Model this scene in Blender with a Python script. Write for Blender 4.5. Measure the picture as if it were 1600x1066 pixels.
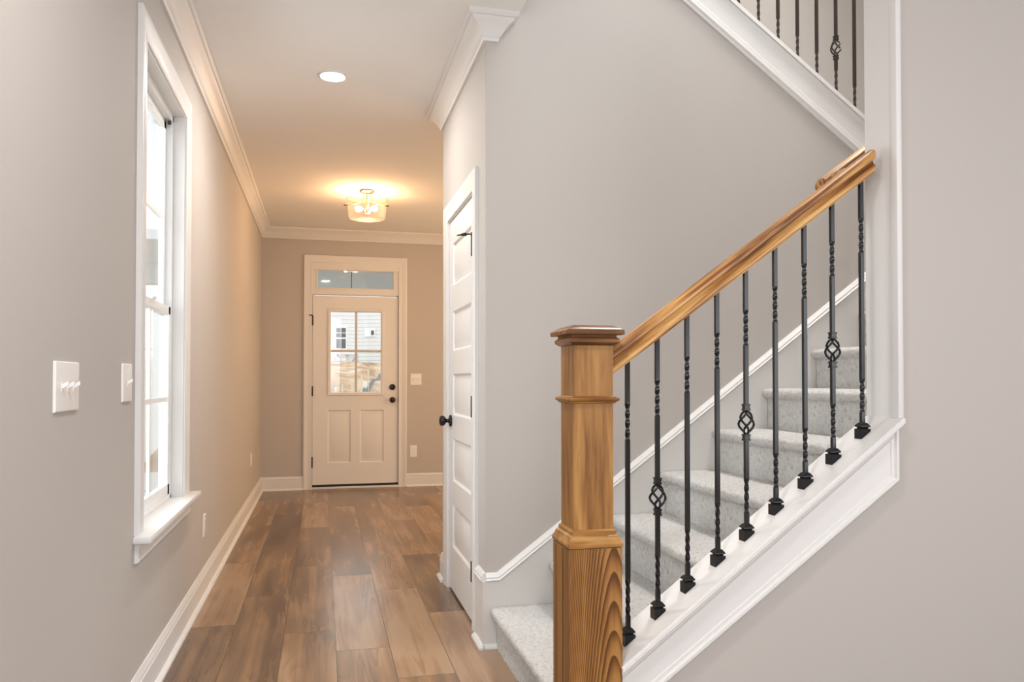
import bpy, bmesh, math, random
from mathutils import Vector, Matrix, noise
random.seed(4)
for o in list(bpy.data.objects): bpy.data.objects.remove(o)
SC = bpy.context.scene
COL = SC.collection
PI = math.pi

# ------------------------------------------------------------ camera
F_PX, SHIFT_PX, YAW, PITCH, CAM_H = 1214.41, 40.06, .2389, .0167, 1.1562
cam = bpy.data.cameras.new('camera'); cam_o = bpy.data.objects.new('camera', cam); COL.objects.link(cam_o)
cam.sensor_fit = 'HORIZONTAL'; cam.sensor_width = 36.0
cam.lens = 36.0 * F_PX / 1600.0
cam.shift_y = SHIFT_PX / 1600.0
cam.clip_start = .02; cam.clip_end = 400
cam_o.location = (0, 0, CAM_H)
cam_o.rotation_euler = (PI / 2 + PITCH, 0, -YAW)
SC.camera = cam_o

# ------------------------------------------------------------ colour management, sky, lights
SC.view_settings.view_transform = 'Standard'
SC.view_settings.look = 'None'
SC.view_settings.exposure = 0.0
SC.view_settings.gamma = 1.0
SC.view_settings.use_curve_mapping = False
world = bpy.data.worlds.new('overcast_sky'); SC.world = world
world.use_nodes = True
bg = world.node_tree.nodes['Background']
bg.inputs['Color'].default_value = (.95, .98, 1.0, 1); bg.inputs['Strength'].default_value = 2.6

def area(name, loc, aim, sx, sy, power, color, spread=PI):
    l = bpy.data.lights.new(name, 'AREA'); l.shape = 'RECTANGLE'; l.size = sx; l.size_y = sy
    l.energy = power; l.color = color; l.spread = spread
    o = bpy.data.objects.new(name, l); COL.objects.link(o); o.location = loc
    o.rotation_euler = (Vector(aim) - Vector(loc)).to_track_quat('-Z', 'Y').to_euler()
    return o
area('rear_room_fill', (1.7, -3.6, 1.5), (1.3, 3, 1.45), 4.6, 2.3, 14, (.98, .985, 1.0))  # added soft fill standing in for unseen windows behind the camera
area('right_side_fill', (4.12, -.7, 1.45), (-.6, 2.6, 1.5), 3.0, 2.1, 135, (.98, .985, 1.0))  # added fill to even out the left wall, no known window here
area('left_side_fill', (-.58, -.4, 1.5), (2.5, 3.0, 1.4), 2.6, 2.1, 82, (.96, .98, 1.0))  # added unseen fill brightening the newel side and closet wall
area('near_hall_fill', (.05, 1.2, 2.743 - .01), (.05, 1.2, 0), .25, .25, 26, (1.0, .97, .93))  # added out-of-frame fill for the near hall walls, no known fixture
area('daylight_outside_left_window', (-1.7, 3.3, 1.7), (1, 3.6, 1.3), 1.7, 2.0, 42, (.93, .97, 1.0))
area('daylight_above_stairwell', (2.5, 2.72, 5.0), (2.1, 2.78, 0), 2.2, .6, 78, (1.0, .96, .91), 1.75)
area('daylight_upper_hall', (2.2, 3.9, 5.0), (2.2, 3.9, 0), 2.4, .8, 7, (1.0, .90, .80))
area('warm_foyer_fill', (2.9, 6.5, 1.5), (0, 6.5, 1.4), 2.6, 2.0, 62, (1.0, .69, .41))  # added warm fill that deepens the lamp glow on the far wall

# ------------------------------------------------------------ constants of the place
XL = -.6228       # left wall face
D = 8.4603        # far wall face
B = .688          # closet wall face (faces the hall)
BE = 4.549        # far end of the closet wall
S = 3.308         # wall beside the stairs
CEIL = 2.743
YF, YB = 2.2085, 2.3485   # faces of the knee wall / wall end
XE = 1.858        # wall end
RUN, RISE, X1, Z1 = .2627, .188, .706, .174
def cap_z(x): return .346 + .736 * (x - .929)

# ------------------------------------------------------------ materials
def new_mat(name):
    m = bpy.data.materials.new(name); m.use_nodes = True
    return m, m.node_tree.nodes, m.node_tree.links, m.node_tree.nodes['Principled BSDF']
def plain(name, col, rough=.5, metal=0, spec=.5, bump=0, bscale=300, coat=0):
    m, n, l, p = new_mat(name)
    p.inputs['Base Color'].default_value = (*col, 1); p.inputs['Roughness'].default_value = rough
    p.inputs['Metallic'].default_value = metal; p.inputs['Specular IOR Level'].default_value = spec
    p.inputs['Coat Weight'].default_value = coat
    if bump:
        tc = n.new('ShaderNodeTexCoord'); t = n.new('ShaderNodeTexNoise'); t.inputs['Scale'].default_value = bscale
        t.inputs['Detail'].default_value = 3
        b = n.new('ShaderNodeBump'); b.inputs['Strength'].default_value = bump; b.inputs['Distance'].default_value = .002
        l.new(tc.outputs['Object'], t.inputs['Vector']); l.new(t.outputs['Fac'], b.inputs['Height']); l.new(b.outputs['Normal'], p.inputs['Normal'])
    return m
def math_node(n, l, op, a, b=None, c=None):
    x = n.new('ShaderNodeMath'); x.operation = op
    for i, v in enumerate((a, b, c)):
        if v is None: continue
        if isinstance(v, (int, float)): x.inputs[i].default_value = v
        else: l.new(v, x.inputs[i])
    return x.outputs[0]
def ramp(n, l, fac, stops):
    r = n.new('ShaderNodeValToRGB'); e = r.color_ramp.elements
    while len(e) < len(stops): e.new(.5)
    for i, (p, c) in enumerate(stops): e[i].position = p; e[i].color = (*c, 1)
    l.new(fac, r.inputs['Fac']); return r.outputs['Color']
def mixc(n, l, fac, a, b, mode='MIX'):
    x = n.new('ShaderNodeMix'); x.data_type = 'RGBA'; x.blend_type = mode
    if isinstance(fac, (int, float)): x.inputs[0].default_value = fac
    else: l.new(fac, x.inputs[0])
    for i, v in ((6, a), (7, b)):
        if isinstance(v, tuple): x.inputs[i].default_value = (*v, 1)
        else: l.new(v, x.inputs[i])
    return x.outputs[2]

WALL = plain('greige_wall_paint', (.50, .470, .445), .75, spec=.25, bump=.04, bscale=900)
CEILM = plain('flat_ceiling_paint', (.83, .815, .80), .9, spec=.1)
TRIM = plain('white_trim_paint', (.715, .705, .70), .42, spec=.4)
DOORM = plain('white_door_paint', (.73, .72, .712), .36, spec=.45, bump=.02, bscale=400)
PLASTIC = plain('white_plastic', (.82, .81, .80), .25)
VINYL = plain('white_vinyl', (.82, .84, .85), .35)
IRON = plain('black_iron', (.010, .010, .011), 0.24, spec=.3)
BRONZE = plain('dark_bronze', (.035, .022, .016), .32, metal=.6)
BROWN_METAL = plain('brown_baluster_metal', (.030, .021, .016), .4, spec=.5)  # browner than the black iron of the lower balusters
SLOT = plain('dark_slot', (.03, .03, .03), .6)
RUBBER = plain('black_rubber', (.01, .01, .01), .7)
GRILLE = plain('grille_grey_white', (.55, .53, .50), .45)
NICKEL = plain('aged_champagne_metal', (.50, .40, .28), .3, metal=1)
SIDING = None

def glass(name, tint=(.97, .985, .98), ior=1.5, bump=0, white=0.0):
    m, n, l, p = new_mat(name); n.remove(p)
    out = n['Material Output']
    tr = n.new('ShaderNodeBsdfTransparent'); tr.inputs['Color'].default_value = (*tint, 1)
    gl = n.new('ShaderNodeBsdfGlossy'); gl.inputs['Roughness'].default_value = .02
    fr = n.new('ShaderNodeFresnel'); ge = n.new('ShaderNodeNewGeometry')
    # same reflectance on both faces of the pane
    l.new(math_node(n, l, 'ADD', ior, math_node(n, l, 'MULTIPLY', ge.outputs['Backfacing'], 1 / ior - ior)), fr.inputs['IOR'])
    mx = n.new('ShaderNodeMixShader')
    l.new(fr.outputs[0], mx.inputs[0]); l.new(tr.outputs[0], mx.inputs[1]); l.new(gl.outputs[0], mx.inputs[2])
    last = mx.outputs[0]
    if bump:
        tc = n.new('ShaderNodeTexCoord'); t = n.new('ShaderNodeTexVoronoi'); t.inputs['Scale'].default_value = 90
        b = n.new('ShaderNodeBump'); b.inputs['Strength'].default_value = bump; b.inputs['Distance'].default_value = .004
        l.new(tc.outputs['Object'], t.inputs['Vector']); l.new(t.outputs['Distance'], b.inputs['Height'])
        l.new(b.outputs[0], gl.inputs['Normal']); l.new(b.outputs[0], fr.inputs['Normal'])
    if white:
        df = n.new('ShaderNodeBsdfTranslucent'); df.inputs['Color'].default_value = (.9, .85, .78, 1)
        m2 = n.new('ShaderNodeMixShader'); m2.inputs[0].default_value = white
        l.new(last, m2.inputs[1]); l.new(df.outputs[0], m2.inputs[2]); last = m2.outputs[0]
    l.new(last, out.inputs['Surface'])
    return m
GLASS = glass('window_glass')
GLASS_CLEAR = glass('clear_window_glass', ior=1.3)
SEEDED = glass('seeded_clear_glass', (.96, .95, .93), 1.45, .25, .03)
def emit(name, col, s):
    m, n, l, p = new_mat(name)
    p.inputs['Base Color'].default_value = (.9, .88, .85, 1)
    p.inputs['Emission Color'].default_value = (*col, 1); p.inputs['Emission Strength'].default_value = s
    return m
BULB = emit('warm_bulb', (1.0, .58, .29), 310)
LED = emit('recessed_led', (1.0, .95, .89), 460)

def wood(name, scale, light, mid, dark, cathedral=None, rough=.36, rot=None, con=1.0):
    """stained pine; scale stretches the grain, small number = along the grain"""
    m, n, l, p = new_mat(name)
    tc = n.new('ShaderNodeTexCoord')
    src = tc.outputs['Object']
    if rot is not None:
        mp0 = n.new('ShaderNodeMapping'); mp0.inputs['Rotation'].default_value = rot
        l.new(src, mp0.inputs['Vector']); src = mp0.outputs['Vector']
    def noi(sc, k, detail, dist=0):
        mp = n.new('ShaderNodeMapping'); mp.inputs['Scale'].default_value = tuple(k * q for q in sc)
        t = n.new('ShaderNodeTexNoise'); t.inputs['Scale'].default_value = 1; t.inputs['Detail'].default_value = detail
        t.inputs['Distortion'].default_value = dist
        l.new(src, mp.inputs['Vector']); l.new(mp.outputs['Vector'], t.inputs['Vector']); return t.outputs['Fac']
    fine = noi(scale, 1.0, 4, .3)
    blot = noi(scale, .16, 3, 1.2)
    g = math_node(n, l, 'ADD', math_node(n, l, 'MULTIPLY', fine, .45), math_node(n, l, 'MULTIPLY', blot, .62))
    if cathedral:
        x0, A, per = cathedral
        sx = n.new('ShaderNodeSeparateXYZ'); l.new(src, sx.inputs[0])
        wob = noi((12, 12, 5), 1.0, 2)
        dx = math_node(n, l, 'SUBTRACT', sx.outputs['X'], x0)
        ph = math_node(n, l, 'ADD', sx.outputs['Z'], math_node(n, l, 'ADD', math_node(n, l, 'MULTIPLY', math_node(n, l, 'MULTIPLY', dx, dx), A), math_node(n, l, 'ADD', math_node(n, l, 'MULTIPLY', math_node(n, l, 'SQRT', math_node(n, l, 'ADD', math_node(n, l, 'MULTIPLY', dx, dx), .00022)), 1.7), math_node(n, l, 'MULTIPLY', sx.outputs['Y'], 13))))
        ph = math_node(n, l, 'ADD', ph, math_node(n, l, 'MULTIPLY', wob, .07))
        fr = math_node(n, l, 'FRACT', math_node(n, l, 'DIVIDE', ph, per))
        # slow darkening then a sharp jump, like late wood
        band = math_node(n, l, 'POWER', fr, 1.6)
        g = math_node(n, l, 'ADD', math_node(n, l, 'MULTIPLY', g, .62), math_node(n, l, 'MULTIPLY', math_node(n, l, 'SUBTRACT', 1, band), .30))
    c = ramp(n, l, g, [(.525 - .125 / con, dark), (.525, mid), (.525 + .115 / con, light)])
    l.new(c, p.inputs['Base Color']); p.inputs['Roughness'].default_value = rough
    p.inputs['Specular IOR Level'].default_value = .5
    b = n.new('ShaderNodeBump'); b.inputs['Strength'].default_value = .12; b.inputs['Distance'].default_value = .001
    l.new(fine, b.inputs['Height']); l.new(b.outputs[0], p.inputs['Normal'])
    return m
WL, WM, WD = (.45, .235, .070), (.305, .142, .034), (.155, .058, .013)
PINE = wood('stained_pine_upright', (55, 55, 4.5), WL, WM, WD)
PINE_BASE = wood('stained_pine_cathedral', (60, 60, 3), (.39, .188, .052), (.25, .107, .024), (.105, .037, .008), cathedral=(.056, 60, .085))
PINE_FLAT = wood('stained_pine_across', (6, 55, 55), WL, WM, WD)
PINE_CAP = wood('dark_stained_pine_cap', (6, 55, 55), (.30, .135, .040), (.17, .070, .020), (.08, .030, .009), rough=.3)
PINE_RAIL = wood('stained_pine_rail', (4, 70, 70), (.62, .36, .13), (.43, .205, .058), (.17, .060, .014), rot=(0, math.atan(.73), 0), con=1.6)
PINE_LIGHT = wood('pale_pine_block', (5, 60, 60), (.62, .38, .18), (.50, .28, .11), (.30, .14, .045), rot=(0, math.atan(.73), 0))

def floor_mat():
    m, n, l, p = new_mat('brown_plank_floor')
    tc = n.new('ShaderNodeTexCoord'); sp = n.new('ShaderNodeSeparateXYZ'); l.new(tc.outputs['Object'], sp.inputs[0])
    W, L, X0 = .227, 1.29, .06
    xr = math_node(n, l, 'DIVIDE', math_node(n, l, 'SUBTRACT', sp.outputs['X'], X0), W)
    row = math_node(n, l, 'FLOOR', xr)
    wn = n.new('ShaderNodeTexWhiteNoise'); wn.noise_dimensions = '1D'; l.new(row, wn.inputs['W'])
    off = math_node(n, l, 'MULTIPLY', wn.outputs['Value'], .02)
    for rw, joint in ((-3, 3.89), (-2, 3.076), (-1, 3.704), (0, 3.426), (1, 3.05), (2, 3.888), (3, 3.3), (4, 2.8), (5, 3.6), (6, 3.1)):
        off = math_node(n, l, 'ADD', off, math_node(n, l, 'MULTIPLY', math_node(n, l, 'COMPARE', row, rw, .1), -joint / L))
    yr = math_node(n, l, 'ADD', math_node(n, l, 'DIVIDE', sp.outputs['Y'], L), off)
    pid = math_node(n, l, 'FLOOR', yr)
    cb = n.new('ShaderNodeCombineXYZ'); l.new(row, cb.inputs[0]); l.new(pid, cb.inputs[1])
    w2 = n.new('ShaderNodeTexWhiteNoise'); w2.noise_dimensions = '2D'; l.new(cb.outputs[0], w2.inputs['Vector'])
    rnd = w2.outputs['Value']
    # seams
    fx = math_node(n, l, 'FRACT', xr); fy = math_node(n, l, 'FRACT', yr)
    ex = math_node(n, l, 'MINIMUM', fx, math_node(n, l, 'SUBTRACT', 1, fx))
    ey = math_node(n, l, 'MINIMUM', fy, math_node(n, l, 'SUBTRACT', 1, fy))
    ex = math_node(n, l, 'MULTIPLY', ex, W); ey = math_node(n, l, 'MULTIPLY', ey, L)
    e = math_node(n, l, 'MINIMUM', ex, ey)
    seam = math_node(n, l, 'LESS_THAN', e, .0017)
    # grain, shifted for every plank
    cb2 = n.new('ShaderNodeCombineXYZ')
    l.new(math_node(n, l, 'ADD', sp.outputs['X'], math_node(n, l, 'MULTIPLY', rnd, 31)), cb2.inputs[0])
    l.new(math_node(n, l, 'ADD', sp.outputs['Y'], math_node(n, l, 'MULTIPLY', rnd, 17)), cb2.inputs[1])
    def noi(sc, d, dist):
        mp = n.new('ShaderNodeMapping'); mp.inputs['Scale'].default_value = sc
        t = n.new('ShaderNodeTexNoise'); t.inputs['Scale'].default_value = 1; t.inputs['Detail'].default_value = d; t.inputs['Distortion'].default_value = dist
        l.new(cb2.outputs[0], mp.inputs['Vector']); l.new(mp.outputs[0], t.inputs['Vector']); return t.outputs['Fac']
    fine = noi((120, 2.2, 1), 4, .3); mid = noi((17, .75, 1), 4, .35); blot = noi((5.5, 1.3, 1), 3, .3)
    # cathedral growth rings: contour lines of a stretched noise
    ring = math_node(n, l, 'FRACT', math_node(n, l, 'MULTIPLY', noi((8, .5, 1), 1, 0), 13))
    ring = math_node(n, l, 'POWER', ring, 2.0)
    ringmask = noi((5, 1.6, 1), 1, 0)
    ringmask = ramp(n, l, ringmask, [(.5, (0, 0, 0)), (.62, (1, 1, 1))])
    g = math_node(n, l, 'ADD', math_node(n, l, 'MULTIPLY', fine, .11), math_node(n, l, 'MULTIPLY', mid, .44))
    g = math_node(n, l, 'ADD', g, math_node(n, l, 'MULTIPLY', blot, .46))
    g = math_node(n, l, 'ADD', g, math_node(n, l, 'MULTIPLY', math_node(n, l, 'SUBTRACT', rnd, .5), .22))
    g = math_node(n, l, 'SUBTRACT', g, math_node(n, l, 'MULTIPLY', math_node(n, l, 'MULTIPLY', ring, ringmask), .10))
    c = ramp(n, l, g, [(.34, (.095, .055, .035)), (.44, (.165, .099, .061)), (.54, (.255, .146, .080)), (.64, (.335, .215, .130))])
    c = mixc(n, l, math_node(n, l, 'MULTIPLY', seam, .85), c, (.04, .022, .013))
    l.new(c, p.inputs['Base Color'])
    rr = math_node(n, l, 'ADD', .23, math_node(n, l, 'MULTIPLY', blot, .06)); l.new(rr, p.inputs['Roughness'])
    p.inputs['Specular IOR Level'].default_value = 1.0
    b = n.new('ShaderNodeBump'); b.inputs['Strength'].default_value = .3; b.inputs['Distance'].default_value = .001
    l.new(math_node(n, l, 'SUBTRACT', 1, seam), b.inputs['Height']); l.new(b.outputs[0], p.inputs['Normal'])
    return m

def carpet_mat():
    m, n, l, p = new_mat('cream_carpet')
    tc = n.new('ShaderNodeTexCoord')
    t = n.new('ShaderNodeTexNoise'); t.inputs['Scale'].default_value = 95; t.inputs['Detail'].default_value = 5; t.inputs['Roughness'].default_value = .75
    t2 = n.new('ShaderNodeTexNoise'); t2.inputs['Scale'].default_value = 45; t2.inputs['Detail'].default_value = 2
    for q in (t, t2): l.new(tc.outputs['Object'], q.inputs['Vector'])
    g = math_node(n, l, 'ADD', math_node(n, l, 'MULTIPLY', t.outputs['Fac'], .75), math_node(n, l, 'MULTIPLY', t2.outputs['Fac'], .25))
    c = ramp(n, l, g, [(.34, (.48, .45, .41)), (.42, (.80, .78, .75)), (.54, (.95, .94, .92))])
    l.new(c, p.inputs['Base Color']); p.inputs['Roughness'].default_value = .95; p.inputs['Specular IOR Level'].default_value = .1
    p.inputs['Sheen Weight'].default_value = .15
    b = n.new('ShaderNodeBump'); b.inputs['Strength'].default_value = 1.0; b.inputs['Distance'].default_value = .018
    l.new(t.outputs['Fac'], b.inputs['Height']); l.new(b.outputs[0], p.inputs['Normal'])
    return m
CARPET = carpet_mat()

def dirt_mat():
    m, n, l, p = new_mat('orange_clay_soil')
    tc = n.new('ShaderNodeTexCoord')
    mp = n.new('ShaderNodeMapping'); mp.inputs['Scale'].default_value = (1, .35, 1)
    t = n.new('ShaderNodeTexNoise'); t.inputs['Scale'].default_value = 1.3; t.inputs['Detail'].default_value = 6
    l.new(tc.outputs['Object'], mp.inputs[0]); l.new(mp.outputs[0], t.inputs['Vector'])
    c = ramp(n, l, t.outputs['Fac'], [(.32, (.20, .13, .085)), (.46, (.36, .225, .125)), (.56, (.44, .33, .225)), (.70, (.50, .45, .39))])
    l.new(c, p.inputs['Base Color']); p.inputs['Roughness'].default_value = .95
    return m
def stone_mat():
    m, n, l, p = new_mat('grey_stone_foundation')
    tc = n.new('ShaderNodeTexCoord'); t = n.new('ShaderNodeTexVoronoi'); t.inputs['Scale'].default_value = 3.2
    l.new(tc.outputs['Object'], t.inputs['Vector'])
    c = ramp(n, l, t.outputs['Color'], [(.1, (.16, .16, .17)), (.9, (.80, .79, .78))]); l.new(c, p.inputs['Base Color']); p.inputs['Roughness'].default_value = .9
    return m
def siding_mat():
    m, n, l, p = new_mat('white_lap_siding')
    tc = n.new('ShaderNodeTexCoord'); sp = n.new('ShaderNodeSeparateXYZ'); l.new(tc.outputs['Object'], sp.inputs[0])
    fr = math_node(n, l, 'FRACT', math_node(n, l, 'DIVIDE', sp.outputs['Z'], .28))
    c = ramp(n, l, fr, [(.0, (.46, .465, .47)), (.13, (.46, .465, .47)), (.2, (.64, .645, .65)), (1.0, (.64, .645, .65))])
    l.new(c, p.inputs['Base Color']); p.inputs['Roughness'].default_value = .7
    return m
DIRT, STONE, SIDING = dirt_mat(), stone_mat(), siding_mat()
FABRIC = plain('blue_grey_silt_fabric', (.12, .155, .19), .8)
STAKE = plain('pale_wood_stake', (.6, .5, .38), .8)
DARKWIN = plain('dark_house_window', (.06, .065, .07), .2)
PORCH = plain('grey_porch_paint', (.62, .65, .65), .7)
ROOFM = plain('grey_shingles', (.25, .25, .26), .9)
CONC = plain('porch_concrete', (.6, .59, .57), .9)

# ------------------------------------------------------------ mesh builder
ORIGIN = {}
class MB:
    def __init__(self): self.bm = bmesh.new()
    def face(self, pts):
        vs = [self.bm.verts.new(p) for p in pts]; return self.bm.faces.new(vs)
    def box(self, x0, x1, y0, y1, z0, z1, bev=0):
        b = bmesh.new()
        c = [(x, y, z) for x in (x0, x1) for y in (y0, y1) for z in (z0, z1)]
        v = [b.verts.new(p) for p in c]
        for f in ((0, 1, 3, 2), (4, 6, 7, 5), (0, 4, 5, 1), (2, 3, 7, 6), (0, 2, 6, 4), (1, 5, 7, 3)): b.faces.new([v[i] for i in f])
        if bev: bmesh.ops.bevel(b, geom=b.edges[:], offset=bev, segments=2, affect='EDGES', profile=.5)
        self.absorb(b); return self
    def absorb(self, b):
        b.verts.index_update(); vs = [self.bm.verts.new(v.co) for v in b.verts]
        for f in b.faces:
            try: self.bm.faces.new([vs[v.index] for v in f.verts])
            except ValueError: pass
        b.free()
    def prism(self, poly, fn, a, b):
        """poly 2D points, fn(u,v,w)->xyz extruded from w=a to w=b"""
        A = [self.bm.verts.new(fn(u, v, a)) for u, v in poly]; Bq = [self.bm.verts.new(fn(u, v, b)) for u, v in poly]
        n = len(poly)
        self.bm.faces.new(A); self.bm.faces.new(Bq[::-1])
        for i in range(n): self.bm.faces.new((A[i], A[(i + 1) % n], Bq[(i + 1) % n], Bq[i]))
        return self
    def sweep(self, path, prof, fn, closed=False):
        """mitred sweep: path of 2D points, prof = (offset to the left of the path, out of plane)"""
        n = len(path); rings = []
        P = [Vector(p) for p in path]
        for i in range(n):
            ds = []
            if closed or i > 0: ds.append((P[i] - P[i - 1]).normalized())
            if closed or i < n - 1: ds.append((P[(i + 1) % n] - P[i]).normalized())
            nn = [Vector((-d.y, d.x)) for d in ds]
            if len(nn) == 2:
                m = (nn[0] + nn[1]).normalized(); m = m / max(.2, m.dot(nn[0]))
            else: m = nn[0]
            rings.append([self.bm.verts.new(fn(P[i].x + m.x * o, P[i].y + m.y * o, q)) for o, q in prof])
        k = len(prof)
        for i in range(n if closed else n - 1):
            a, b = rings[i], rings[(i + 1) % n]
            for j in range(k): self.bm.faces.new((a[j], a[(j + 1) % k], b[(j + 1) % k], b[j]))
        if not closed: self.bm.faces.new(rings[0]); self.bm.faces.new(rings[-1][::-1])
        return self
    def lathe(self, prof, c, axis='Z', seg=32):
        rings = []
        for r, h in prof:
            ring = []
            for i in range(seg):
                a = 2 * PI * i / seg; x, y = r * math.cos(a), r * math.sin(a)
                if axis == 'Z': p = (c[0] + x, c[1] + y, c[2] + h)
                elif axis == 'X': p = (c[0] + h, c[1] + x, c[2] + y)
                else: p = (c[0] + x, c[1] + h, c[2] + y)
                ring.append(self.bm.verts.new(p))
            rings.append(ring)
        for a, b in zip(rings, rings[1:]):
            for i in range(seg): self.bm.faces.new((a[i], a[(i + 1) % seg], b[(i + 1) % seg], b[i]))
        self.bm.faces.new(rings[0]); self.bm.faces.new(rings[-1][::-1])
        return self
    def tube(self, pts, r, seg=8):
        P = [Vector(p) for p in pts]; rings = []
        ref = Vector((0, 0, 1))
        for i, p in enumerate(P):
            t = (P[min(i + 1, len(P) - 1)] - P[max(i - 1, 0)]).normalized()
            u = t.cross(ref)
            if u.length < .1: u = t.cross(Vector((1, 0, 0)))
            u.normalize(); w = t.cross(u)
            rr = r[i] if isinstance(r, (list, tuple)) else r
            rings.append([self.bm.verts.new(p + (u * math.cos(2 * PI * k / seg) + w * math.sin(2 * PI * k / seg)) * rr) for k in range(seg)])
        for a, b in zip(rings, rings[1:]):
            for i in range(seg): self.bm.faces.new((a[i], a[(i + 1) % seg], b[(i + 1) % seg], b[i]))
        self.bm.faces.new(rings[0]); self.bm.faces.new(rings[-1][::-1])
        return self
    def square_rings(self, rings, x, y):
        """stack of square rings (half size, z)"""
        R = [[self.bm.verts.new((x + sx * h, y + sy * h, z)) for sx, sy in ((-1, -1), (1, -1), (1, 1), (-1, 1))] for h, z in rings]
        for a, b in zip(R, R[1:]):
            for i in range(4): self.bm.faces.new((a[i], a[(i + 1) % 4], b[(i + 1) % 4], b[i]))
        self.bm.faces.new(R[0][::-1]); self.bm.faces.new(R[-1])
        return self
    def twist_bar(self, x, y, z0, z1, half, zones):
        """square bar; zones = (za, zb, turns in radians)"""
        zs = [(z0, 0.0, 1)]; ang = 0
        for za, zb, tr in zones:
            k = 44
            for i in range(k + 1): zs.append((za + (zb - za) * i / k, ang - tr * i / k, 1 - .15 * min(1, 6 * i / k, 6 * (k - i) / k)))
            ang -= tr
        zs.append((z1, ang, 1)); R = []
        for z, a, g in zs:
            R.append([self.bm.verts.new((x + g * half * 1.41421 * math.cos(a + PI / 4 + q * PI / 2), y + g * half * 1.41421 * math.sin(a + PI / 4 + q * PI / 2), z)) for q in range(4)])
        for a, b in zip(R, R[1:]):
            for i in range(4): self.bm.faces.new((a[i], a[(i + 1) % 4], b[(i + 1) % 4], b[i]))
        self.bm.faces.new(R[0][::-1]); self.bm.faces.new(R[-1])
        return self
    def build(self, name, mat, parent=None, label=None, smooth=35, kind=None):
        bmesh.ops.remove_doubles(self.bm, verts=self.bm.verts[:], dist=1e-6)
        bmesh.ops.recalc_face_normals(self.bm, faces=self.bm.faces[:])
        me = bpy.data.meshes.new(name)
        org = ORIGIN.get(parent.name, Vector()) if parent else Vector()
        if org.length: bmesh.ops.translate(self.bm, vec=-org, verts=self.bm.verts[:])
        self.bm.to_mesh(me); self.bm.free()
        me.polygons.foreach_set('use_smooth', [True] * len(me.polygons))
        me.set_sharp_from_angle(angle=math.radians(smooth))
        me.materials.append(mat)
        o = bpy.data.objects.new(name, me); COL.objects.link(o)
        if parent: o.parent = parent
        ORIGIN[o.name] = org
        if label: o['label'] = label
        if kind: o['kind'] = kind
        return o

def thing(name, label, cat, loc, group=None, kind=None):
    o = bpy.data.objects.new(name, None); COL.objects.link(o); o.location = loc
    o.empty_display_size = .1
    ORIGIN[o.name] = Vector(loc); o['label'] = label; o['category'] = cat
    if group: o['group'] = group
    if kind: o['kind'] = kind
    return o
def tag(o, label, cat, group=None, kind=None):
    o['label'] = label; o['category'] = cat
    if group: o['group'] = group
    if kind: o['kind'] = kind
    return o
def struct(name, mb, mat, label, cat, smooth=35):
    return tag(mb.build(name, mat, smooth=smooth), label, cat, kind='structure')

# plane mappings (u, v, out) -> xyz
def on_left(u, v, w): return (XL + w, u, v)          # u = y, out into the hall
def on_far(u, v, w): return (u, D - w, v)            # u = x, out toward the camera
def on_right(u, v, w): return (B - w, u, v)          # u = y
def on_stair(u, v, w): return (u, S - w, v)          # u = x
def on_front(u, v, w): return (u, YF - w, v)
def flat(u, v, w): return (u, v, w)

# ------------------------------------------------------------ room shell
WT = .115
struct('floor', MB().box(XL - .02, 4.3, -4.1, D + .02, -.05, 0), floor_mat(), 'brown wood plank floor running down the hall', 'floor')

def wall_with_holes(u0, u1, v0, v1, holes, fn, t):
    us = sorted({u0, u1, *[h[0] for h in holes], *[h[1] for h in holes]}); vs = sorted({v0, v1, *[h[2] for h in holes], *[h[3] for h in holes]})
    mb = MB()
    def solid(i, j):
        if i < 0 or j < 0 or i >= len(us) - 1 or j >= len(vs) - 1: return False
        uc, vc = (us[i] + us[i + 1]) / 2, (vs[j] + vs[j + 1]) / 2
        return not any(h[0] < uc < h[1] and h[2] < vc < h[3] for h in holes)
    for i in range(len(us) - 1):
        for j in range(len(vs) - 1):
            if not solid(i, j): continue
            a, b, c, d = us[i], us[i + 1], vs[j], vs[j + 1]
            mb.face([fn(a, c, 0), fn(b, c, 0), fn(b, d, 0), fn(a, d, 0)])
            mb.face([fn(a, c, -t), fn(b, c, -t), fn(b, d, -t), fn(a, d, -t)])
            for (di, dj, p, q) in ((-1, 0, (a, c), (a, d)), (1, 0, (b, c), (b, d)), (0, -1, (a, c), (b, c)), (0, 1, (a, d), (b, d))):
                if not solid(i + di, j + dj): mb.face([fn(*p, 0), fn(*q, 0), fn(*q, -t), fn(*p, -t)])
    return mb
WY0, WY1, WZ0, WZ1 = 2.965, 3.825, .605, 2.375      # window rough opening
struct('wall_left', wall_with_holes(-4.1, D + .13, 0, CEIL + .1, [(WY0, WY1, WZ0, WZ1)], on_left, .10), WALL, 'greige painted left wall with the tall window', 'wall')
DX0, DX1, DZ1 = -.128, .814, 2.335                    # entry opening (door and transom)
struct('wall_far', wall_with_holes(XL - .02, 3.0, 0, CEIL + .1, [(DX0, DX1, -.0, DZ1)], on_far, .14), WALL, 'tan-lit far wall around the white entry door', 'wall')
CY0, CY1, CZ1 = 3.545, 4.315, 2.043                   # closet door opening
struct('wall_right', wall_with_holes(S + .002, BE, 0, CEIL + .1, [(CY0, CY1, 0, CZ1)], on_right, WT), WALL, 'narrow wall holding the white closet door', 'wall')
struct('wall_foyer', MB().box(B + .001, 3.0, BE - WT, BE, 0, CEIL + .1), WALL, 'foyer side of the closet block, hidden behind closet wall', 'wall')
struct('wall_foyer_right', MB().box(3.0, 3.1, BE - .1, D + .1, 0, CEIL + .1), WALL, 'right end of the foyer beyond the closet', 'wall')
XO = .823                                             # left edge of the stairwell opening
def up_top(x): return 2.68 - .70 * (x - 2.26)         # cap edge of upper flight
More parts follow.
